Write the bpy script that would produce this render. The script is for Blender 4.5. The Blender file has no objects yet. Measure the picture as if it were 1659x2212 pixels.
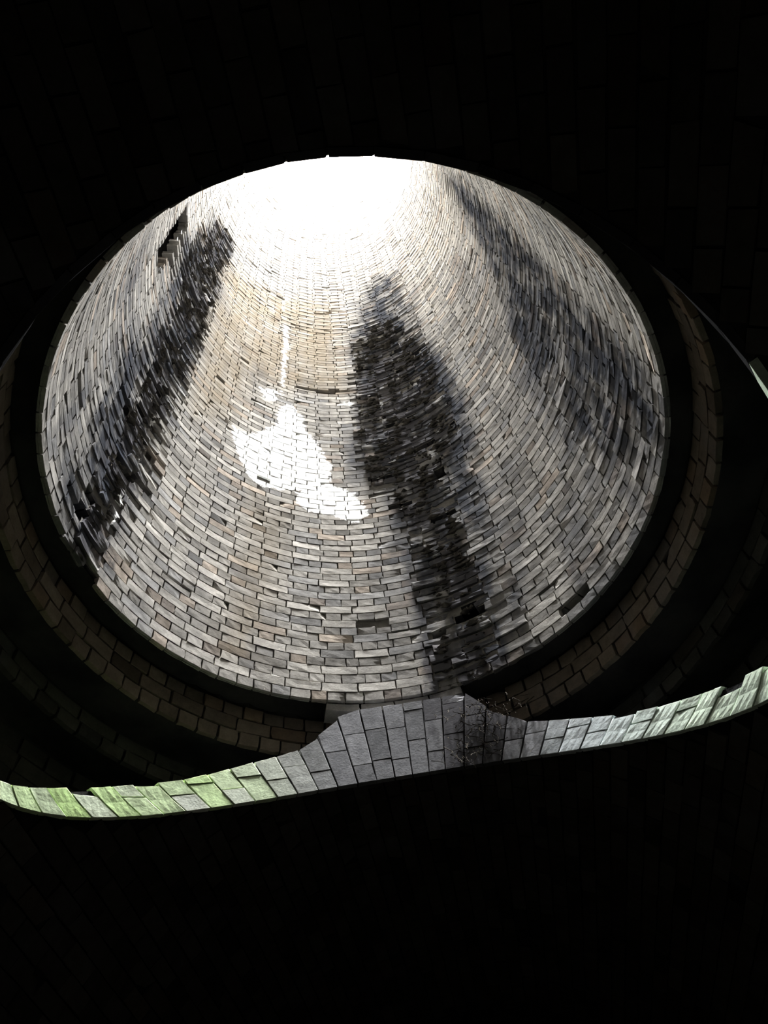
import bpy, math, random
import numpy as np
from mathutils import Matrix, Vector

# ------------------------------------------------------------------ camera, sky, exposure
SC = bpy.context.scene
COL = SC.collection
CAM_Z, PITCH, ROLL = 1.6, 0.99055, -0.10959
_f = np.array([0, math.cos(PITCH), math.sin(PITCH)])
_r = np.array([1.0, 0, 0]); _u = np.cross(_r, _f)
_c, _s = math.cos(ROLL), math.sin(ROLL)
CR, CU = _c*_r + _s*_u, -_s*_r + _c*_u
cam_data = bpy.data.cameras.new('camera')
cam = bpy.data.objects.new('camera', cam_data); COL.objects.link(cam)
cam.matrix_world = Matrix([[CR[i], CU[i], -_f[i], (0, 0, CAM_Z)[i]] for i in range(3)] + [[0, 0, 0, 1]])
cam_data.sensor_fit = 'HORIZONTAL'; cam_data.sensor_width = 36.0
cam_data.lens = 36.0*1650/1659
cam_data.clip_start = 0.05
SC.camera = cam

world = bpy.data.worlds.new('overcast_sky'); SC.world = world; world.use_nodes = True
bg = world.node_tree.nodes['Background']
bg.inputs['Color'].default_value = (0.98, 0.985, 1.0, 1)
bg.inputs['Strength'].default_value = 215.0

SC.view_settings.view_transform = 'Standard'
SC.view_settings.look = 'None'
SC.view_settings.gamma = 1.0
SC.view_settings.use_curve_mapping = False
SC.view_settings.exposure = 3.5
SC.cycles.max_bounces = 7
SC.cycles.diffuse_bounces = 6
SC.cycles.adaptive_threshold = 0.03
SC.cycles.glossy_bounces = 2
SC.cycles.caustics_reflective = False
SC.cycles.caustics_refractive = False
SC.cycles.sample_clamp_indirect = 0

# ------------------------------------------------------------------ main dimensions (metres)
R = 1.55                                  # shaft radius
AX, AY = -0.1027, 2.0188                  # shaft axis on plan
H0, ZTOP = 4.933, 27.0                    # foot of the shaft, mouth of the shaft
LEAN = -0.0251                            # the shaft leans a little
Z1, Z2, Z3 = 4.644, 4.477, 2.95           # feet of the stepped collars
RV, ZC = 1.944, 2.395                     # tunnel vault radius, springing height
HA, HB, YAW = 1.581, 1.546, -0.075        # half axes of the opening in the vault, tunnel yaw
EU = np.array([math.cos(YAW), math.sin(YAW)]); EV = np.array([-math.sin(YAW), math.cos(YAW)])
rng = np.random.default_rng(7)
def drift(z):
    """sideways drift of the shaft axis: it leans low down, then an added bend steers the light"""
    return np.interp(z, [H0, 16.0, ZTOP], [0, LEAN*(16.0-H0), 0.22])  # upper bend is unseen, shaped to favour the left wall with light

portal = bpy.data.lights.new('shaft_mouth_portal', 'AREA')
portal.shape = 'DISK'; portal.size = 2*R + 0.1
portal.cycles.is_portal = True
po = bpy.data.objects.new('shaft_mouth_portal', portal); COL.objects.link(po)
po.location = (AX + float(drift(ZTOP)), AY, ZTOP + 0.02)

# ------------------------------------------------------------------ stains, as shapes on the unrolled shaft wall (degrees, metres)
STAIN = dict(
 white=[
  [(136.6,8.03),(129.6,8.06),(124.0,8.35),(119.7,8.55),(120.1,8.87),(115.6,9.13),(110.0,8.88),(109.1,8.57),(103.9,8.31),(103.2,8.08),(100.1,7.91),(100.9,7.56),(93.7,7.44),(91.1,7.24),(89.3,7.04),(94.0,6.89),(100.2,7.06),(108.3,7.06),(112.0,7.17),(110.5,7.38),(119.7,7.29),(124.4,7.25),(129.4,7.33),(132.7,7.57),(135.1,7.76)],
  [(128.1,9.2),(122.7,9.33),(120.0,9.1),(122.2,8.99),(126.1,9.0)],
  [(94.0,9.33),(90.2,9.33),(89.8,9.23),(93.3,9.2)],
  [(121.6,12.62),(119.6,12.75),(117.0,10.61),(118.6,9.2),(119.5,9.17),(119.6,10.5)],
  [(166,6.95),(165,6.95),(163.2,6.3),(164.4,6.25)], [(167,5.78),(165.3,5.75),(164.6,5.5),(166,5.45)]],
 dark=[
  [(84.7,11.08),(76.6,11.53),(64.5,11.39),(55.9,10.24),(52.7,9.72),(53.3,8.61),(54.0,7.81),(61.4,7.43),(62.7,6.85),(63.0,6.26),(61.1,5.77),(62.7,5.41),(65.1,4.90),(76.6,4.90),(77.6,5.3),(74.5,6.12),(77.7,6.79),(82.7,7.25),(88.3,7.75),(90.7,8.32),(88.8,9.28),(87.6,10.19)],
  [(169.2,13.02),(157.5,13.18),(159.7,11.11),(157.1,9.91),(158.2,8.98),(160.1,8.16),(159.7,7.67),(159.4,7.24),(161.7,6.88),(160.3,6.44),(161.5,6.01),(163.1,5.67),(165.5,5.43),(163.1,5.14),(167.2,4.90),(176.9,4.90),(176.6,5.43),(174.0,6.06),(177.1,6.68),(174.9,7.53),(175.7,9.04),(181.1,9.84),(178.3,11.4)],
  [(78.3,5.89),(72.3,5.92),(76.7,4.90),(81.6,4.90)]],
 veil=[
  [(70.8,13.6),(57.1,13.14),(53.6,10.86),(47.8,9.33),(46.3,8.09),(49.7,7.06),(55.8,6.21),(52.7,5.34),(54.5,4.9),(65.4,4.9),(79.8,4.9),(79.4,5.8),(81.1,7.04),(91.1,7.94),(85.2,11.43)],
  [(173.6,12.78),(157.5,13.18),(158.2,8.98),(161.7,6.88),(164.5,5.36),(165.2,4.9),(179.9,4.9),(185.6,5.11),(184.6,5.58),(189.8,5.91),(190.0,6.58),(183.1,7.9),(186.0,9.33)],
  [(-12.3,10.62),(-12.9,9.41),(-14.5,8.07),(-13.3,6.95),(-14.0,5.92),(-12.6,5.29),(-8.6,5.0),(-1.5,4.96),(5.1,5.09),(13.2,5.53),(22.6,6.15),(21.0,6.69),(18.9,7.26),(15.9,8.02),(12.8,9.13),(4.6,9.88),(-0.4,11.38),(-1.7,13.16)]],
 haze=[
  [(58,4.9),(56,6.2),(46,8),(42,9.4),(33,10.5),(20,11),(4,9),(-6,7),(-8,4.9)],
  [(158,4.9),(163,7),(168,9),(205,9),(220,4.9)],
  [(95,4.9),(98,5.5),(92,6.4),(80,7.0),(76,4.9)]],
 brown=[
  [(160.3,9.67),(160.7,11.87),(141.9,12.48),(124.7,12.54),(98.8,13.13),(90.3,11.86),(93.7,9.55),(113.0,9.55),(128.9,9.39),(141.0,8.06),(151.2,7.63)],
  [(128,5.2),(122,5.2),(118,6.9),(124,7.1)]],
 hole=[
  [(194.4,10.1),(189.6,10.27),(189.6,9.56),(189.1,9.08),(194.3,8.32),(196.9,8.43),(197.4,8.95),(197.0,9.56)]])
# open joints in the lining: (height, from degrees, to degrees, opening)
CRACKS = [(9.60, 88, 112, 0.075), (9.41, 20, 42, 0.045), (15.98, 37, 76, 0.06), (15.98, 150, 158, 0.04), (9.60, 112, 119, .03)]

def wrap(deg): return np.where(deg < -90, deg+360, np.where(deg >= 270, deg-360, deg))
def sdist(polys, s, z):
    """signed distance in metres to the nearest polygon, positive inside"""
    best = np.full(s.shape, -1e3)
    for poly in polys:
        P = np.array(poly, float); P[:, 0] = np.radians(P[:, 0])*R
        d2 = np.full(s.shape, 1e9); ins = np.zeros(s.shape, bool)
        n = len(P)
        for i in range(n):
            ax, ay = P[i]; bx, by = P[(i+1) % n]
            ex, ey = bx-ax, by-ay
            t = np.clip(((s-ax)*ex + (z-ay)*ey)/(ex*ex+ey*ey+1e-12), 0, 1)
            d2 = np.minimum(d2, (s-ax-t*ex)**2 + (z-ay-t*ey)**2)
            cr = ((ay > z) != (by > z))
            with np.errstate(divide='ignore', invalid='ignore'):
                xi = ex*(z-ay)/np.where(by == ay, 1e-9, by-ay) + ax
            ins ^= cr & (s < xi)
        d = np.sqrt(d2)
        best = np.maximum(best, np.where(ins, d, -d))
    return best
def smooth(a, b, x):
    t = np.clip((x-a)/(b-a), 0, 1); return t*t*(3-2*t)
def masks(theta, z):
    s = np.radians(wrap(np.degrees(theta)))*R
    m = np.zeros(s.shape + (4,))
    m[..., 0] = np.clip(sdist(STAIN['dark'], s, z), -1, 1)
    m[..., 1] = np.clip(sdist(STAIN['white'], s, z), -1, 1)
    m[..., 2] = np.maximum(smooth(-.22, .2, sdist(STAIN['veil'], s, z)), .34*smooth(-.3, .3, sdist(STAIN['haze'], s, z)))
    m[..., 3] = smooth(-.25, .25, sdist(STAIN['brown'], s, z))
    return m

# ------------------------------------------------------------------ materials
def mat(name): 
    m = bpy.data.materials.new(name); m.use_nodes = True
    nt = m.node_tree; return m, nt, nt.nodes, nt.links, nt.nodes['Principled BSDF']
def N(nt, kind, **kw):
    n = nt.nodes.new(kind)
    for k, v in kw.items(): setattr(n, k, v)
    return n
def math_node(nt, op, a, b=None, c=None, clamp=False):
    n = nt.nodes.new('ShaderNodeMath'); n.operation = op; n.use_clamp = clamp
    for i, v in enumerate((a, b, c)):
        if v is None: continue
        if isinstance(v, (int, float)): n.inputs[i].default_value = v
        else: nt.links.new(v, n.inputs[i])
    return n.outputs[0]
def noise(nt, scale, detail=4, vec=None, rough=.55):
    n = N(nt, 'ShaderNodeTexNoise'); n.inputs['Scale'].default_value = scale
    n.inputs['Detail'].default_value = detail; n.inputs['Roughness'].default_value = rough
    if vec is not None: nt.links.new(vec, n.inputs['Vector'])
    return n.outputs['Fac']
def mixc(nt, fac, a, b, mode='MIX'):
    n = N(nt, 'ShaderNodeMix', data_type='RGBA', blend_type=mode)
    for i, v in ((0, fac), (6, a), (7, b)):
        if isinstance(v, (int, float)): n.inputs[i].default_value = v
        elif isinstance(v, tuple): n.inputs[i].default_value = v
        else: nt.links.new(v, n.inputs[i])
    return n.outputs[2]
def ramp(nt, val, a, b):
    n = N(nt, 'ShaderNodeMapRange', interpolation_type='SMOOTHSTEP')
    nt.links.new(val, n.inputs['Value'])
    n.inputs['From Min'].default_value = a; n.inputs['From Max'].default_value = b
    return n.outputs['Result']

def brick_material(name='stained_brick'):
    m, nt, nodes, L, P = mat(name)
    geo = N(nt, 'ShaderNodeNewGeometry')
    pos = geo.outputs['Position']
    mp = N(nt, 'ShaderNodeMapping'); mp.inputs['Scale'].default_value = (1, 1, .3); L.new(pos, mp.inputs['Vector'])
    tone = N(nt, 'ShaderNodeAttribute', attribute_name='tone')
    mk = N(nt, 'ShaderNodeAttribute', attribute_name='mask')
    sep = N(nt, 'ShaderNodeSeparateColor'); L.new(mk.outputs['Color'], sep.inputs['Color'])
    n_fine = noise(nt, 90, 3, pos); n_mid = noise(nt, 16, 4, pos); n_big = noise(nt, 2.6, 4, mp.outputs[0])
    n_streak = noise(nt, 7, 4, mp.outputs[0])
    # grain and blotches on each brick
    k = math_node(nt, 'MULTIPLY_ADD', n_fine, .5, .75)
    k2 = math_node(nt, 'MULTIPLY_ADD', n_mid, .9, .55)
    col = mixc(nt, 1.0, tone.outputs['Color'], math_node(nt, 'MULTIPLY', k, k2), 'MULTIPLY')
    # rusty brown weeping
    br = math_node(nt, 'MULTIPLY', mk.outputs['Alpha'], math_node(nt, 'MULTIPLY_ADD', ramp(nt, n_streak, .32, .62), .45, .5))
    col = mixc(nt, math_node(nt, 'MULTIPLY', br, .8), col, (.235, .195, .14, 1))
    # grime veil (streaky)
    veil = math_node(nt, 'MULTIPLY', sep.outputs['Blue'], math_node(nt, 'MULTIPLY_ADD', ramp(nt, n_streak, .34, .66), .6, .6), clamp=True)
    bigv = ramp(nt, n_big, .5, .72)
    col = mixc(nt, math_node(nt, 'MULTIPLY', bigv, math_node(nt, 'MULTIPLY_ADD', sep.outputs['Blue'], 1.2, .3), clamp=True), col, (.11, .112, .12, 1))
    col = mixc(nt, math_node(nt, 'MULTIPLY', veil, .9), col, (.034, .038, .048, 1))
    # soot and wet black crust
    dk = math_node(nt, 'ADD', sep.outputs['Red'], math_node(nt, 'MULTIPLY_ADD', n_streak, .5, -.25))
    dk = math_node(nt, 'ADD', dk, math_node(nt, 'MULTIPLY_ADD', n_mid, .34, -.17))
    dark = ramp(nt, dk, -.03, .09)
    col = mixc(nt, math_node(nt, 'MULTIPLY', dark, .88), col, (.07, .068, .072, 1))
    # white lime crust
    wk = math_node(nt, 'ADD', sep.outputs['Green'], math_node(nt, 'MULTIPLY_ADD', n_mid, .16, -.08))
    wk = math_node(nt, 'ADD', wk, math_node(nt, 'MULTIPLY_ADD', n_fine, .03, -.015))
    white = ramp(nt, wk, -.006, .012)
    col = mixc(nt, white, col, (.93, .93, .91, 1))
    L.new(col, P.inputs['Base Color'])
    P.inputs['Roughness'].default_value = .75
    P.inputs['Specular IOR Level'].default_value = 0.0              # dusty, dry brick
    bh = math_node(nt, 'ADD', math_node(nt, 'MULTIPLY', n_fine, .5), math_node(nt, 'MULTIPLY', n_mid, 1.0))
    bp = N(nt, 'ShaderNodeBump'); bp.inputs['Strength'].default_value = .4; bp.inputs['Distance'].default_value = .0035
    L.new(bh, bp.inputs['Height']); L.new(bp.outputs[0], P.inputs['Normal'])
    return m
def plain_material(name, c0, c1, scale, rough=.9, bump=.5, dist=.02):
    m, nt, nodes, L, P = mat(name)
    geo = N(nt, 'ShaderNodeNewGeometry')
    n1 = noise(nt, scale, 6, geo.outputs['Position'])
    L.new(mixc(nt, ramp(nt, n1, .3, .7), c0 + (1,), c1 + (1,)), P.inputs['Base Color'])
    P.inputs['Roughness'].default_value = rough; P.inputs['Specular IOR Level'].default_value = .04
    bp = N(nt, 'ShaderNodeBump'); bp.inputs['Strength'].default_value = bump; bp.inputs['Distance'].default_value = dist
    L.new(noise(nt, scale*4, 5, geo.outputs['Position']), bp.inputs['Height']); L.new(bp.outputs[0], P.inputs['Normal'])
    return m
M_BRICK = brick_material()
M_MORTAR = plain_material('old_mortar', (.10, .095, .085), (.19, .18, .16), 9)
M_LINING = plain_material('pale_lining', (.27, .26, .235), (.38, .365, .33), 6)
M_VAULT = plain_material('sooty_shaded_brick', (.009, .009, .010), (.032, .030, .028), 3)  # soot tone, darkened further to carry the shade on soffits
M_FLOOR = plain_material('dark_ballast', (.015, .014, .012), (.04, .037, .032), 14, 1.0, 1.0, .05)
M_EARTH = plain_material('earth', (.06, .05, .035), (.10, .09, .06), 2)
M_ROOT = plain_material('dark_roots', (.02, .017, .013), (.05, .042, .03), 30)
M_GROWTH = plain_material('black_crust', (.025, .024, .022), (.09, .082, .07), 20, .9, .6, .01)

# ------------------------------------------------------------------ mesh helpers
def make_mesh(name, V, F, material, attrs=None, smooth_shade=False):
    V = np.asarray(V, float)
    me = bpy.data.meshes.new(name)
    F = np.asarray(F, np.int32)
    k = F.shape[1]
    me.vertices.add(len(V)); me.vertices.foreach_set('co', V.astype(np.float32).ravel())
    me.loops.add(F.size); me.loops.foreach_set('vertex_index', F.ravel())
    me.polygons.add(len(F)); me.polygons.foreach_set('loop_start', np.arange(0, F.size, k, dtype=np.int32))
    me.update(calc_edges=True)
    if attrs:
        for an, av in attrs.items():
            a = me.attributes.new(an, 'FLOAT_COLOR', 'POINT')
            a.data.foreach_set('color', np.asarray(av, np.float32).ravel())
    me.polygons.foreach_set('use_smooth', np.full(len(F), smooth_shade, bool))
    me.materials.append(material)
    return me
def add(name, me, parent=None, loc=None, **props):
    o = bpy.data.objects.new(name, me); COL.objects.link(o)
    if parent: o.parent = parent
    if loc is not None: o.location = loc
    for k, v in props.items(): o[k] = v
    return o
def grid_faces(nu, nv, closed_u=False):
    iu = np.arange(nu if closed_u else nu-1); iv = np.arange(nv-1)
    a, b = np.meshgrid(iu, iv, indexing='ij'); a2 = (a+1) % nu
    return np.stack([a*nv+b, a2*nv+b, a2*nv+b+1, a*nv+b+1], -1).reshape(-1, 4)

# a brick in its own frame: x along, y up (both -1..1), depth 0 (front) .. 1 (back); kind: 0 front, 1 chamfer rim, 2 back rim
def brick_template(nx, ny):
    V = []; K = []
    for j in range(ny):
        for i in range(nx): V.append((-1+2*i/(nx-1), -1+2*j/(ny-1))); K.append(0)
    per = [i for i in range(nx)] + [nx*j+nx-1 for j in range(1, ny)] + [nx*(ny-1)+i for i in range(nx-2, -1, -1)] + [nx*j for j in range(ny-2, 0, -1)]
    n = len(per); b1 = nx*ny; b2 = b1+n
    for p in per: V.append(V[p]); K.append(1)
    for p in per: V.append(V[p]); K.append(2)
    F = [(j*nx+i, j*nx+i+1, (j+1)*nx+i+1, (j+1)*nx+i) for j in range(ny-1) for i in range(nx-1)]
    for q in range(n):
        w = (q+1) % n
        F.append((b1+q, b1+w, per[w], per[q])); F.append((b2+q, b2+w, b1+w, b1+q))
    return np.array(V, float), np.array(K), np.array(F)
T_FINE = brick_template(4, 3); T_LOW = brick_template(2, 2)

class Bricks:
    """bricks laid on a curved face: each is a quad of (a, b) corners plus a proud offset, tone and depth"""
    def __init__(self, surf, mask=None): self.surf, self.mask = surf, mask; self.q = []
    def put(self, quad, proud=0., tone=(.4, .38, .33), depth=.1, rough=1., size=(.22, .066), bigmask=None):
        self.q.append((quad, proud, tone, depth, rough, size, bigmask))
    def build(self, idx, tmpl, seed=1):
        g = np.random.default_rng(seed)
        TV, TK, TF = tmpl; n = len(idx); m = len(TV)
        quad = np.array([self.q[i][0] for i in idx], float)            # n,4,2  (lower left, lower right, upper right, upper left)
        proud = np.array([self.q[i][1] for i in idx]); tone = np.array([self.q[i][2] for i in idx])
        depth = np.array([self.q[i][3] for i in idx]); rough = np.array([self.q[i][4] for i in idx]); size = np.array([self.q[i][5] for i in idx])
        x = np.broadcast_to(TV[:, 0], (n, m)).copy(); y = np.broadcast_to(TV[:, 1], (n, m)).copy()
        ch = .0012 + .0016*g.random((n, 1))*rough[:, None]
        fx = 1 - np.where(TK == 0, 1, 0)*2*ch/size[:, :1]; fy = 1 - np.where(TK == 0, 1, 0)*2*ch/size[:, 1:]*np.where(TV[:, 1] > 0, .3, 1.)
        j = .0022*rough[:, None]
        # the outline wanders: same wander for a chamfer vert and its back vert
        nb = int((TK == 1).sum()); nf = int((TK == 0).sum())
        wob = g.normal(size=(n, nb, 2))*j[..., None]
        x[:, nf:nf+nb] += wob[..., 0]*2/size[:, :1]; y[:, nf:nf+nb] += wob[..., 1]*2/size[:, 1:]
        x[:, nf+nb:] += wob[..., 0]*2/size[:, :1]; y[:, nf+nb:] += wob[..., 1]*2/size[:, 1:]
        x = x*fx; y = y*fy
        d = np.where(TK == 0, 0., np.where(TK == 1, 1., 0.))*ch + np.where(TK == 2, 1., 0.)*depth[:, None]
        d = d + np.where(TK == 0, 1, 0)*g.normal(size=(n, m))*.0004*rough[:, None] - proud[:, None]*np.where(TK == 2, 0, 1)
        # tilt of the face, and a broken corner now and then
        d += np.where(TK == 2, 0, 1)*(x*g.normal(size=(n, 1))*.0009 + y*g.normal(size=(n, 1))*.0003)*rough[:, None]
        chip = g.random(n) < .06*np.minimum(rough, 2)
        cx = g.choice([-1., 1.], n)[:, None]; cy = g.choice([-1., 1.], n)[:, None]
        near = np.clip(1.15-np.hypot((x-cx)*1.5, (y-cy)*.8), 0, 1)*chip[:, None]
        d += np.where(TK == 2, 0, 1)*near*(.006+.012*g.random((n, 1)))
        y -= cy*near*.28*np.where(TK == 2, 0, 1)
        s = (x+1)/2; t = (y+1)/2
        ab = (quad[:, None, 0]*((1-s)*(1-t))[..., None] + quad[:, None, 1]*(s*(1-t))[..., None]
              + quad[:, None, 2]*(s*t)[..., None] + quad[:, None, 3]*((1-s)*t)[..., None])
        P = self.surf(ab[..., 0], ab[..., 1], d)
        tn = np.concatenate([np.broadcast_to(tone[:, None], (n, m, 3)), np.ones((n, m, 1))], -1)
        if self.mask is not None: mk = self.mask(ab[..., 0], ab[..., 1])
        else: mk = np.zeros((n, m, 4)); mk[..., :2] = -1
        for k, i in enumerate(idx):
            if self.q[i][6] is not None: mk[k, :, 0] += self.q[i][6]
        return P, TF, tn, mk
    def joined(self, name, idx, tmpl, material, seed=1):
        P, TF, tn, mk = self.build(idx, tmpl, seed)
        n, m = P.shape[:2]
        F = (TF[None] + (np.arange(n)*m)[:, None, None]).reshape(-1, 4)
        return make_mesh(name, P.reshape(-1, 3), F, material, dict(tone=tn.reshape(-1, 4), mask=mk.reshape(-1, 4)))
    def parts(self, name, idx, tmpl, material, parent, seed=2):
        P, TF, tn, mk = self.build(idx, tmpl, seed)
        for k in range(len(idx)):
            c = P[k].mean(0)
            add(name, make_mesh(name, P[k]-c, TF, material, dict(tone=tn[k], mask=mk[k])), parent, c)
    def view_size(self):
        """how large each brick shows from the camera; 0 where the foot of the shaft hides it"""
        quad = np.array([q[0] for q in self.q])
        Q = [self.surf(quad[:, i, 0], quad[:, i, 1], np.zeros(len(quad))) - np.array([0, 0, CAM_Z]) for i in range(4)]
        pr = [np.stack([(q@CR)/(q@_f), (q@CU)/(q@_f)], -1) for q in Q]
        a, b = pr[2]-pr[0], pr[3]-pr[1]
        area = np.abs(a[:, 0]*b[:, 1]-a[:, 1]*b[:, 0])/2
        c = sum(Q)/4; k = (H0-CAM_Z)/c[:, 2]
        hid = np.hypot(c[:, 0]*k-AX, c[:, 1]*k-AY) > R
        inf = (np.abs(sum(pr)/4) < np.array([.503, .67])).all(1) & (c@_f > 0)
        return area*inf, hid

def tones(n, header, g=rng):
    base = np.array([.37, .352, .32])
    v = np.clip(g.normal(1., .13, (n, 1)), .6, 1.3)
    t = base*v*(.78 if header else 1.09)
    pink = (g.random((n, 1)) < .11); t = np.where(pink, t*np.array([1.0, .91, .84]), t)
    grey = (g.random((n, 1)) < .14); t = np.where(grey, t*np.array([.78, .80, .84]), t)
    drk = (g.random((n, 1)) < .06); t = np.where(drk, t*.6, t)
    return t

# ------------------------------------------------------------------ the shaft
def shaft_surf(th, z, d):
    r = R + d
    return np.stack([AX + drift(z) + r*np.cos(th), AY + r*np.sin(th), z], -1)
CH = 0.0755
NC = int((20.0-H0)/CH)                   # brick courses that can be told apart; plain lining above them
NB = 84
def build_shaft():
    B = Bricks(shaft_surf, masks)
    removed = np.zeros((NB*2, NC), bool)                                # cells (half headers) without mortar or brick
    for i in range(NC):
        header = i % 2 == 0
        n = NB if header else NB//2
        z0 = H0 + i*CH; z1 = z0 + CH
        off = (0.0 if header else .25) + rng.normal()*.03 + (i//2 % 2)*.02
        edges = (np.arange(n+1) + off + (0.25 if header else 0))*2*math.pi/n
        edges[:-1] += rng.normal(size=n)*.004; edges[-1] = edges[0] + 2*math.pi
        mid = (edges[:-1]+edges[1:])/2; zc = np.full(n, (z0+z1)/2)
        deg = wrap(np.degrees(mid) % 360); s = np.radians(deg)*R
        dk = sdist(STAIN['dark'][:2], s, zc); ho = sdist(STAIN['hole'], s, zc)
        vl = sdist(STAIN['veil'], s, zc)
        tn = tones(n, header)
        w = 2*math.pi/n*R
        # very old joints are wider lower down
        for k in range(n):
            crust = dk[k] > -.03
            u = rng.random()
            rough = 1.0 + (2.2 if crust else 0) + (.8 if vl[k] > 0 else 0)
            ja = (.0028 + .0025*rng.random())/R; jb = .0028 + .0022*rng.random()
            a0, a1, b0, b1 = edges[k]+ja, edges[k+1]-ja, z0+jb, z1-jb
            proud = rng.normal()*.0006
            gone = ho[k] > (-.05 if header else -.1) or u < .0012
            if u > .9955: proud = -.008-.02*rng.random()
            if crust:
                proud = rng.normal()*.009 - .004
                b1 -= abs(rng.normal())*.012; b0 += abs(rng.normal())*.006
                if rng.random() < .13: gone = True
            elif vl[k] > 0: proud += rng.normal()*.003
            if rng.random() < (.12 if 138 < deg[k] < 168 and zc[k] < 8.2 else .012): b1 -= .010+.012*rng.random()
            for cz, c0, c1, op in CRACKS:
                if c0 < deg[k] < c1 and abs(zc[k]-cz) < CH*.5 + op*.35:
                    t = rng.random()
                    if t < .72 and zc[k] < cz: b1 -= op*.55*(.6+.5*rng.random())
                    elif t < .72: b0 += op*.45*(.6+.5*rng.random())
                    else: gone = True
            if b1-b0 < .018: gone = True
            if gone:
                c0 = int(round(edges[k]/(2*math.pi)*NB*2)); c1 = int(round(edges[k+1]/(2*math.pi)*NB*2))
                for c in range(c0, max(c1, c0+1)): removed[c % (NB*2), i] = True
                continue
            da = rng.normal()*.0012; 
            quad = [(a0, b0-da), (a1, b0+da), (a1, b1+da*.5), (a0, b1-da*.5)]
            B.put(quad, proud, tn[k], .03 if i == 0 else .1, rough, (w, CH), (-.5*rng.random() if crust and rng.random() < .55 else None))
    for k, dg in enumerate(np.arange(73, 102, 7.8)):
        a0, a1 = math.radians(dg+.15), math.radians(dg+7.6)
        B.put([(a0, 4.872), (a1, 4.876), (a1, 4.926), (a0, 4.926)], -.02, tones(1, True)[0], .14, 1.5, (.2, .05))
    # mortar bed a little behind the brick faces, and the earth-side skin behind it
    nth, nz = NB*2, NC+1
    th = np.arange(nth)*2*math.pi/nth; z = H0 + np.arange(nz)*CH
    TH, ZZ = np.meshgrid(th, z, indexing='ij')
    d = .016 + .005*rng.random(TH.shape)
    P1 = shaft_surf(TH, ZZ, d); F1 = grid_faces(nth, nz, True)
    keep = ~removed[:, :].reshape(-1)
    F1 = F1[keep]
    P2 = shaft_surf(TH, ZZ, .16+.05*rng.random(TH.shape)); F2 = grid_faces(nth, nz, True) + nth*nz
    zl = np.concatenate([[z[-1], z[-1]], np.linspace(z[-1], ZTOP, 40)])
    dl = np.concatenate([[.3, 0.], np.zeros(40)])
    TL, ZL = np.meshgrid(th, zl, indexing='ij'); P3 = shaft_surf(TL, ZL, np.broadcast_to(dl, TL.shape)); F3 = grid_faces(nth, 42, True) + 2*nth*nz
    V = np.concatenate([P1.reshape(-1, 3), P2.reshape(-1, 3), P3.reshape(-1, 3)])
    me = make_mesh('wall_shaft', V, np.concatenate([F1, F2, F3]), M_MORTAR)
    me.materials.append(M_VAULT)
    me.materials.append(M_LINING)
    me.polygons.foreach_set('material_index', np.concatenate([np.zeros(len(F1), np.int32), np.ones(len(F2), np.int32), np.full(len(F3), 2, np.int32)]))
    wall = add('wall_shaft', me, kind='structure',
               label='tall round brick shaft wall, pale brick streaked with black stains and a white lime patch', category='shaft wall')
    area, hid = B.view_size()
    zmid = np.array([q[0][0][1] for q in B.q])
    rank = np.argsort(-np.where(hid, 0, area))
    top = rank[:300]; rest = np.ones(len(B.q), bool); rest[top] = False
    B.parts('brick', list(top), T_FINE, M_BRICK, wall)
    idx = np.where(rest & (zmid < 11.5))[0]; idx2 = np.where(rest & (zmid >= 11.5))[0]
    m1 = B.build(list(idx), T_FINE, 5); m2 = B.build(list(idx2), T_LOW, 6)
    Vs, Fs, Ts, Ms, o = [], [], [], [], 0
    for P, TF, tn, mk in (m1, m2):
        n, m = P.shape[:2]
        Fs.append((TF[None] + (np.arange(n)*m)[:, None, None] + o).reshape(-1, 4)); o += n*m
        Vs.append(P.reshape(-1, 3)); Ts.append(tn.reshape(-1, 4)); Ms.append(mk.reshape(-1, 4))
    add('brick_courses', make_mesh('brick_courses', np.concatenate(Vs), np.concatenate(Fs), M_BRICK,
        dict(tone=np.concatenate(Ts), mask=np.concatenate(Ms))), wall, kind='stuff')
    return wall
wall_shaft = build_shaft()

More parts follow.
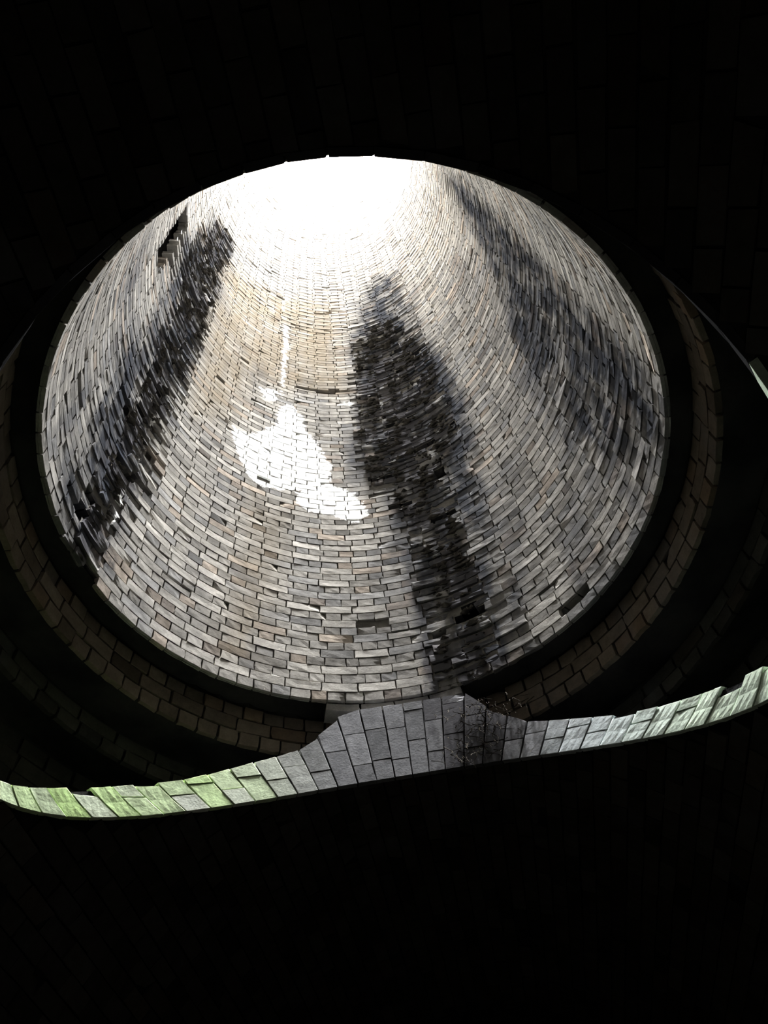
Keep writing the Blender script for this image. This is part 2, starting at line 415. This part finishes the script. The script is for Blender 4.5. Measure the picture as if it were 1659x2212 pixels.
# ------------------------------------------------------------------ stepped collars under the shaft
def oval(ax_, far, near):
    def r(th):
        s = np.sin(th); by = np.where(s > 0, far, near)
        return R/np.sqrt((np.cos(th)/ax_)**2 + (s/by)**2)
    return r
R1, R2, R3 = oval(1.087, 1.12, 1.10), oval(1.25, 1.34, 1.22), oval(1.40, 1.52, 1.36)
def collar(name, rf, z_top, z_bot, ncourse, nb, r_in, label, tone, as_parts=True):
    def over(x, y, z):                                                  # nothing hangs below the back of the vault
        u = (x-AX)*EU[0] + (y-AY)*EU[1]
        return np.maximum(z, ZC + np.sqrt(np.maximum((RV+.09)**2 - u**2, 0)))
    def surf(th, z, d):
        x, y = AX + (rf(th)+d)*np.cos(th), AY + (rf(th)+d)*np.sin(th)
        return np.stack([x, y, over(x, y, z)], -1)
    B = Bricks(surf)
    ch = (z_top-z_bot)/ncourse
    for i in range(ncourse):
        n = nb if i % 2 == 0 else int(nb*.6)
        e = (np.arange(n+1) + rng.random())*2*math.pi/n
        tn = tones(n, False)*np.array(tone)  # tone factor darkens the collars to deepen the shade they stand in
        for k in range(n):
            ja = .006/R; jb = .0055
            z0, z1 = z_bot+i*ch+jb, z_bot+(i+1)*ch-jb
            em = (e[k]+e[k+1])/2
            if float(surf(np.array(em), np.array(z0), np.array(0.))[2]) > z1-.02: continue
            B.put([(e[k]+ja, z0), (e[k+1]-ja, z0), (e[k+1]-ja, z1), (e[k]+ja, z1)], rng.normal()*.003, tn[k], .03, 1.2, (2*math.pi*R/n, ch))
    nth = 144; th = np.arange(nth)*2*math.pi/nth
    rings = [(r_in(th)+.0, z_top+.03), (rf(th)+.02, z_top+.03), (rf(th)+.02, z_bot+.02)]
    V = np.stack([np.stack([AX+rr*np.cos(th), AY+rr*np.sin(th), over(AX+rr*np.cos(th), AY+rr*np.sin(th), np.full(nth, zz))], -1) for rr, zz in rings], 1)
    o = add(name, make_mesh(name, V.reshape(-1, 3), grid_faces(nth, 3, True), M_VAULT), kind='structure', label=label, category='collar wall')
    idx = list(range(len(B.q)))
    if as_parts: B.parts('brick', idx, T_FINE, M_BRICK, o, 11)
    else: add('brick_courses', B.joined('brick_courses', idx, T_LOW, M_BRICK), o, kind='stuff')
    return o
rin0 = lambda th: np.full(th.shape, R+.015)
collar('wall_collar_upper', R1, H0, Z1, 3, 84, rin0, 'upper brick collar, tone darkened for shade, stepped back just under the shaft foot', (.29, .25, .21))
collar('wall_collar_middle', R2, Z1, Z2, 2, 80, lambda th: R1(th)+.015, 'middle brick collar, tone darkened for shade, stepped back below the upper collar', (.11, .107, .1))
collar('wall_collar_lower', R3, Z2, Z3, 15, 76, lambda th: R2(th)+.015, 'lowest and widest brick collar, tone darkened for shade, just above the vault', (.09, .087, .08), False)

# ------------------------------------------------------------------ edge of the opening in the vault: a ring of cut bricks
HBN = 1.60
def hb(c): return np.where(np.asarray(c) > 0, HB, HBN)
def plan(u, v): return AX + .028 + u*EU[0] + v*EV[0], AY - .03 + u*EU[1] + v*EV[1]
KN_U = [-1.0, -.982, -.962, -.941, -.89, -.815, -.719, -.589, -.473, -.415, -.338, -.289, -.254, .2, .25, .295, .396, .499, .689, .847, .927, .964, 1.0]
KN_T = [.03, .037, .057, .077, .104, .13, .15, .205, .245, .269, .381, .474, .515, .515, .44, .33, .215, .184, .13, .112, .095, .08, .05]
def lean(tp, h): return h/RV*np.sin(tp)*np.cos(tp)/(np.cos(tp)**2+.28)*(1.3+1.6*np.abs(np.sin(tp)))
def thick(tp):
    """height of the cut face in the vault at angle tp from the far crown, metres (measured radially)"""
    T = np.full(np.shape(tp), .15)
    for _ in range(12):
        T = .5*T + .5*np.interp(np.sin(tp + lean(tp, T)), KN_U, KN_T)*np.where(np.cos(tp) < 0, .5, 1)
    return T
def band_surf(tp, h, d):
    """tp: angle round the opening (0 far crown, + to the right), h: metres above the vault face, d: into the brickwork"""
    t2 = tp + lean(tp, h)
    u, v = (HA+d)*np.sin(t2), (hb(np.cos(t2))+d)*np.cos(t2)
    rho = RV + h
    z = ZC + np.sqrt(np.maximum(rho**2 - np.minimum(np.abs(HA*np.sin(t2)), RV*.97)**2, .01))
    x, y = plan(u, v)
    return np.stack([x, y, z], -1)
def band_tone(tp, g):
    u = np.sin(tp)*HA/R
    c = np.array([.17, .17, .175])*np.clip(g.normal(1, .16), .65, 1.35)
    if math.cos(tp) < -.55: return c*.22  # near side: its shade is put into the brick tone
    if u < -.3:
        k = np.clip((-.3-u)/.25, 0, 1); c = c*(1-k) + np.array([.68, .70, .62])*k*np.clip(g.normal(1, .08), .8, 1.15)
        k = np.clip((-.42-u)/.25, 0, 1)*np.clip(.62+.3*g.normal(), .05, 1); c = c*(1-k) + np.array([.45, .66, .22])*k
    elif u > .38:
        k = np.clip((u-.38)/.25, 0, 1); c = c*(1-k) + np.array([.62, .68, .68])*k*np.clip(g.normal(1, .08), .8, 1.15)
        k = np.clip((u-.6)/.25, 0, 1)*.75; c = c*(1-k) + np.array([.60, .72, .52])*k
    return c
def build_band():
    B = Bricks(band_surf)
    e = [-math.pi]; 
    while e[-1] < math.pi:
        tp = e[-1]; w = .092 if abs(tp) < 1.0 else (.105 if abs(tp) < 2.2 else .14)
        # spacing along the arch, widened where the joint leans
        e.append(tp + w/RV*1.24*(1 + .25*abs(math.sin(2*tp)))*(1+rng.normal()*.04))
    e = np.array(e); e = e*math.pi*2/(e[-1]-e[0]); e -= e[0]+math.pi
    for k in range(len(e)-1):
        a0, a1 = e[k], e[k+1]; mid = (a0+a1)/2
        jw = .0035/R; T0, T1 = float(thick(a0)), float(thick(a1)); T = max(T0, T1)
        L, Hf = .225, .108
        if T < .30: L, Hf = max(.62*T, .12), max(.4*T, .07)
        seq = [Hf, L, L] if k % 2 == 0 else [L, L if T > .4 else Hf, Hf, L]
        if abs(math.sin(mid)*HA/R) < .3 and k % 3 == 1: seq = [L*.55, L, L]
        h = 0.0
        for q in seq:
            lo0, lo1 = (h+.003, h+.003) if h > 0 else (-.008, -.008); hi = h+q-.003
            h += q
            hi0, hi1 = min(hi, T0-.002), min(hi, T1-.002)
            if max(hi0, hi1)-lo0 < .03: break
            b0, b1 = a0+jw, a1-jw                                       # a brick cut by the slope of the edge
            if hi0 < lo0+.004: b0 += (b1-b0)*min(.8, (lo0-T0)/max(T1-T0, 1e-4)); hi0 = lo0+.004
            if hi1 < lo1+.004: b1 -= (b1-b0)*min(.8, (lo1-T1)/max(T0-T1, 1e-4)); hi1 = lo1+.004
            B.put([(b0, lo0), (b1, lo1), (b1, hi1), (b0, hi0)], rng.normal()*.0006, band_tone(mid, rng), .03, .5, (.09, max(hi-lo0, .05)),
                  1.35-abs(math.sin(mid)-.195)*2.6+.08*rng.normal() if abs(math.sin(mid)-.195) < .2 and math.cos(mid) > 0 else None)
    nth = 240; tp = np.arange(nth)*2*math.pi/nth
    rings = []
    for hh, dd in ((0, .09), (0, .014), (1, .014), (1, .62)):
        rings.append(band_surf_plain(tp, hh*np.interp(np.sin(tp), KN_U, KN_T)*np.where(np.cos(tp) < 0, .5, 1)*.97 + (.012 if hh == 0 else 0), dd))
    V = np.stack(rings, 1)
    o = add('trim_1', make_mesh('trim_1', V.reshape(-1, 3), grid_faces(nth, 4, True), M_VAULT), kind='structure',
            label='curved edge of cut bricks round the vault opening, green with algae at the left', category='brick edge')
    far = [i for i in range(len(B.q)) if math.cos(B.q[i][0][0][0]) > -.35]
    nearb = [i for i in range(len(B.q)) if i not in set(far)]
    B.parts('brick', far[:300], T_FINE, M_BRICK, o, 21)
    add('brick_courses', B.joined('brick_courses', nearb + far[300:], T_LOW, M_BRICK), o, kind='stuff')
    return o
def band_surf_plain(tp, h, d):
    u, v = (HA+d)*np.sin(tp), (hb(np.cos(tp))+d)*np.cos(tp)
    rho = RV + h
    z = ZC + np.sqrt(np.maximum(rho**2 - np.minimum(np.abs(u), rho*.995)**2, 0.0))
    x, y = plan(u, v); return np.stack([x, y, z], -1)
trim = build_band()

# ------------------------------------------------------------------ tunnel: vault, side walls, floor, added end blockers
LEN, MIDL = 26.0, 5.0
def build_tunnel():
    nt_, ns = 192, 26
    t = np.arange(nt_)*2*math.pi/nt_
    E = np.stack([(HA+.012)*np.sin(t), (hb(np.cos(t))+.012)*np.cos(t)], -1)
    m = np.maximum(np.abs(np.sin(t))/RV, np.abs(np.cos(t))/MIDL)
    Q = np.stack([np.sin(t)/m, np.cos(t)/m], -1)
    s = np.linspace(0, 1, ns)**1.4
    UV = E[:, None]*(1-s)[None, :, None] + Q[:, None]*s[None, :, None]
    u = np.clip(UV[..., 0], -RV, RV)
    x, y = plan(u, UV[..., 1]); rr = RV+.016
    V = np.stack([x, y, ZC + np.sqrt(np.maximum(rr**2-u**2, 0))], -1).reshape(-1, 3)
    F = grid_faces(nt_, ns, True)
    Vs, Fs, o = [V], [F], len(V)
    ph = np.linspace(-math.pi/2, math.pi/2, 41)
    for sg in (-1, 1):
        vv = np.array([MIDL*.98, LEN])*sg
        PH, VV = np.meshgrid(ph, vv, indexing='ij')
        x, y = plan(rr*np.sin(PH), VV); Vs.append(np.stack([x, y, ZC+rr*np.cos(PH)], -1).reshape(-1, 3))
        Fs.append(grid_faces(41, 2)+o); o += 82
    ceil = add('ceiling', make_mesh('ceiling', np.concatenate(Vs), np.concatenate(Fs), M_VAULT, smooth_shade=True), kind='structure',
               label='dark arched brick tunnel vault around the shaft opening', category='vault')
    surf = lambda ph_, v, d: np.stack([*plan((RV+d)*np.sin(ph_), v), ZC+(RV+d)*np.cos(ph_)], -1)
    B = Bricks(surf)
    w = .088/RV; nphi = int(math.radians(168)/w)
    for j in range(nphi):
        p0 = -math.radians(84) + j*w; p1 = p0+w
        um = min(abs(RV*math.sin(p0)), abs(RV*math.sin(p1)))
        if p0 < 0 < p1: um = 0
        ve = HB*math.sqrt(max(0, 1-(um/HA)**2)) if um < HA else 0
        vn = ve*HBN/HB
        v = -3.2 + (j % 2)*.117
        while v < 4.2:
            a, b = v+.004, v+.23; v += .234
            if ve:
                if b > -vn and a < ve:
                    if a < -vn-.06: b = -vn-.022
                    elif b > ve+.06: a = ve+.022
                    else: continue
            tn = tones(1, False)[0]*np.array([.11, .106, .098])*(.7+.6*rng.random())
            B.put([(p0+.002, a), (p1-.002, a), (p1-.002, b), (p0+.002, b)], rng.normal()*.004, tn, .05, 1.2, (.088, .23))
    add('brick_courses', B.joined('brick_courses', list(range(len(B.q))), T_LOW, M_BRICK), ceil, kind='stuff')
    for name, sg, lab in (('wall_left', -1, 'dark brick side wall on the left of the tunnel'), ('wall_right', 1, 'dark brick side wall on the right of the tunnel')):
        nv = 60; vv = np.linspace(-LEN, LEN, nv); zz = np.linspace(0, ZC+.01, 8)
        VV, ZZ = np.meshgrid(vv, zz, indexing='ij'); x, y = plan(np.full(VV.shape, sg*(RV+.016)), VV)
        add(name, make_mesh(name, np.stack([x, y, ZZ], -1).reshape(-1, 3), grid_faces(nv, 8), M_VAULT), kind='structure', label=lab, category='wall')
    vv = np.linspace(-LEN, LEN, 120); uu = np.linspace(-RV-.05, RV+.05, 20)
    UU, VV = np.meshgrid(uu, vv, indexing='ij'); x, y = plan(UU, VV)
    zz = .03*rng.random(UU.shape)-.03
    add('floor', make_mesh('floor', np.stack([x, y, zz], -1).reshape(-1, 3), grid_faces(20, 120), M_FLOOR), kind='structure', label='dark trodden ballast floor of the tunnel', category='floor')
    for name, sg, lab in (('end_blocker_far', 1, 'added wall closing the far tunnel end against outside light'), ('end_blocker_near', -1, 'added wall closing the near tunnel end against outside light')):  # unseen ends, added to keep sky light from leaking in
        uu = np.linspace(-RV-.02, RV+.02, 21); top = ZC+np.sqrt(np.maximum((RV+.02)**2-uu**2, 0))
        V = []
        for a, b in zip(uu, top):
            x, y = plan(a, sg*LEN*.999); V += [(x, y, -.02), (x, y, b)]
        add(name, make_mesh(name, V, grid_faces(21, 2), M_VAULT), kind='structure', label=lab, category='wall')
build_tunnel()

# ------------------------------------------------------------------ the hill the shaft is sunk through
def build_ground():
    nth = 96; th = np.arange(nth)*2*math.pi/nth
    cx = AX+float(drift(ZTOP))
    m = np.maximum(np.abs(np.cos(th))/9., np.abs(np.sin(th))/34.)
    zt = ZTOP-.03
    rings = [np.stack([cx+(R+.012)*np.cos(th), AY+(R+.012)*np.sin(th), np.full(nth, zt-.05)], -1),
             np.stack([cx+(R+.012)*np.cos(th), AY+(R+.012)*np.sin(th), np.full(nth, zt+.002)], -1),
             np.stack([cx+(R+.6)*np.cos(th), AY+(R+.6)*np.sin(th), np.full(nth, zt+.002)], -1)]
    for z in (zt, -.6):
        rings.append(np.stack([cx+np.cos(th)/m, AY+np.sin(th)/m, np.full(nth, z)], -1))
    rings.append(np.stack([cx+np.cos(th)*.01, AY+np.sin(th)*.01, np.full(nth, -.6)], -1))
    V = np.stack(rings, 1).reshape(-1, 3)
    add('ground', make_mesh('ground', V, grid_faces(nth, len(rings), True), M_EARTH), kind='structure', label='earth hill that the shaft is sunk through', category='ground')
build_ground()

# ------------------------------------------------------------------ black growth: crust and roots clinging to the stains
def crust(name, poly, n, label, seed, zoff=0.):
    g = np.random.default_rng(seed)
    P = np.array(poly, float)
    lo, hi = P.min(0), P.max(0)
    pts = []
    while len(pts) < n:
        q = lo + (hi-lo)*g.random((4000, 2))
        sd = sdist([poly], np.radians(q[:, 0])*R, q[:, 1])
        # patchy: clumps along a few wandering lines
        cl = np.sin(q[:, 1]*5.1+q[:, 0]*.21)+np.sin(q[:, 1]*11.3-q[:, 0]*.35)+np.sin(q[:, 0]*.8+q[:, 1]*2.)
        ok = (sd > .03) & (cl + g.normal(size=len(q)) > .2)
        pts += list(q[ok])
    pts = np.array(pts[:n])
    V, F = [], []
    base = np.array([(1, 0, 0), (-1, 0, 0), (0, 1, 0), (0, -1, 0), (0, 0, 1), (0, 0, -1)], float)
    tri = np.array([(0, 2, 4), (2, 1, 4), (1, 3, 4), (3, 0, 4), (2, 0, 5), (1, 2, 5), (3, 1, 5), (0, 3, 5)])
    for k, (dg, z) in enumerate(pts):
        th = math.radians(dg); sc = .35+.9*g.random()**2
        c = shaft_surf(np.array(th), np.array(z), np.array(.012-.022*sc))
        rad = np.array([math.cos(th), math.sin(th), 0]); tan = np.array([-math.sin(th), math.cos(th), 0]); up = np.array([0, 0, 1.])
        b = base*(1+.35*g.normal(size=(6, 3)))
        w = b[:, :1]*tan*.04*sc + b[:, 1:2]*(up*.013 + rad*.006)*sc + b[:, 2:]*rad*.022*sc
        V.append(c+w); F.append(tri+6*k)
    return add(name, make_mesh(name, np.concatenate(V), np.concatenate(F), M_GROWTH), wall_shaft, kind='stuff', label=label)      # grown onto the wall: a part of it
crust('black_crust', STAIN['dark'][0], 800, 'thick black crust and roots down the far right of the shaft wall', 3)
crust('black_crust', STAIN['dark'][1], 350, 'narrower black crust streak down the left of the shaft wall', 4)

# ------------------------------------------------------------------ roots hanging over the edge of the opening
def roots():
    g = np.random.default_rng(9); V, F, o = [], [], 0
    for k in range(130):
        u0 = .21 + .07*g.normal(); tp = math.asin(np.clip(u0*R/HA, -.9, .9))
        h = .02+.42*g.random(); L = .03+.07*g.random()
        p = band_surf(np.array(tp), np.array(h), np.array(-.012))
        x, y, z = p; dx, dy = g.normal()*.05, -abs(g.normal())*.03
        rad = .002+.003*g.random(); n = 6
        for i in range(n):
            t = i/(n-1); c = np.array([x+dx*t+.012*math.sin(5*t+k), y+dy*t, z-L*t])
            for q in range(3):
                a = q*2*math.pi/3
                V.append(c+np.array([math.cos(a), math.sin(a), 0])*rad*(1-.7*t))
            if i:
                for q in range(3):
                    F.append((o+(i-1)*3+q, o+(i-1)*3+(q+1) % 3, o+i*3+(q+1) % 3, o+i*3+q))
        o += n*3
    add('hanging_roots', make_mesh('hanging_roots', V, F, M_ROOT), kind='stuff', label='tangle of thin dark roots hanging over the bricks below the black crust', category='roots')
roots()
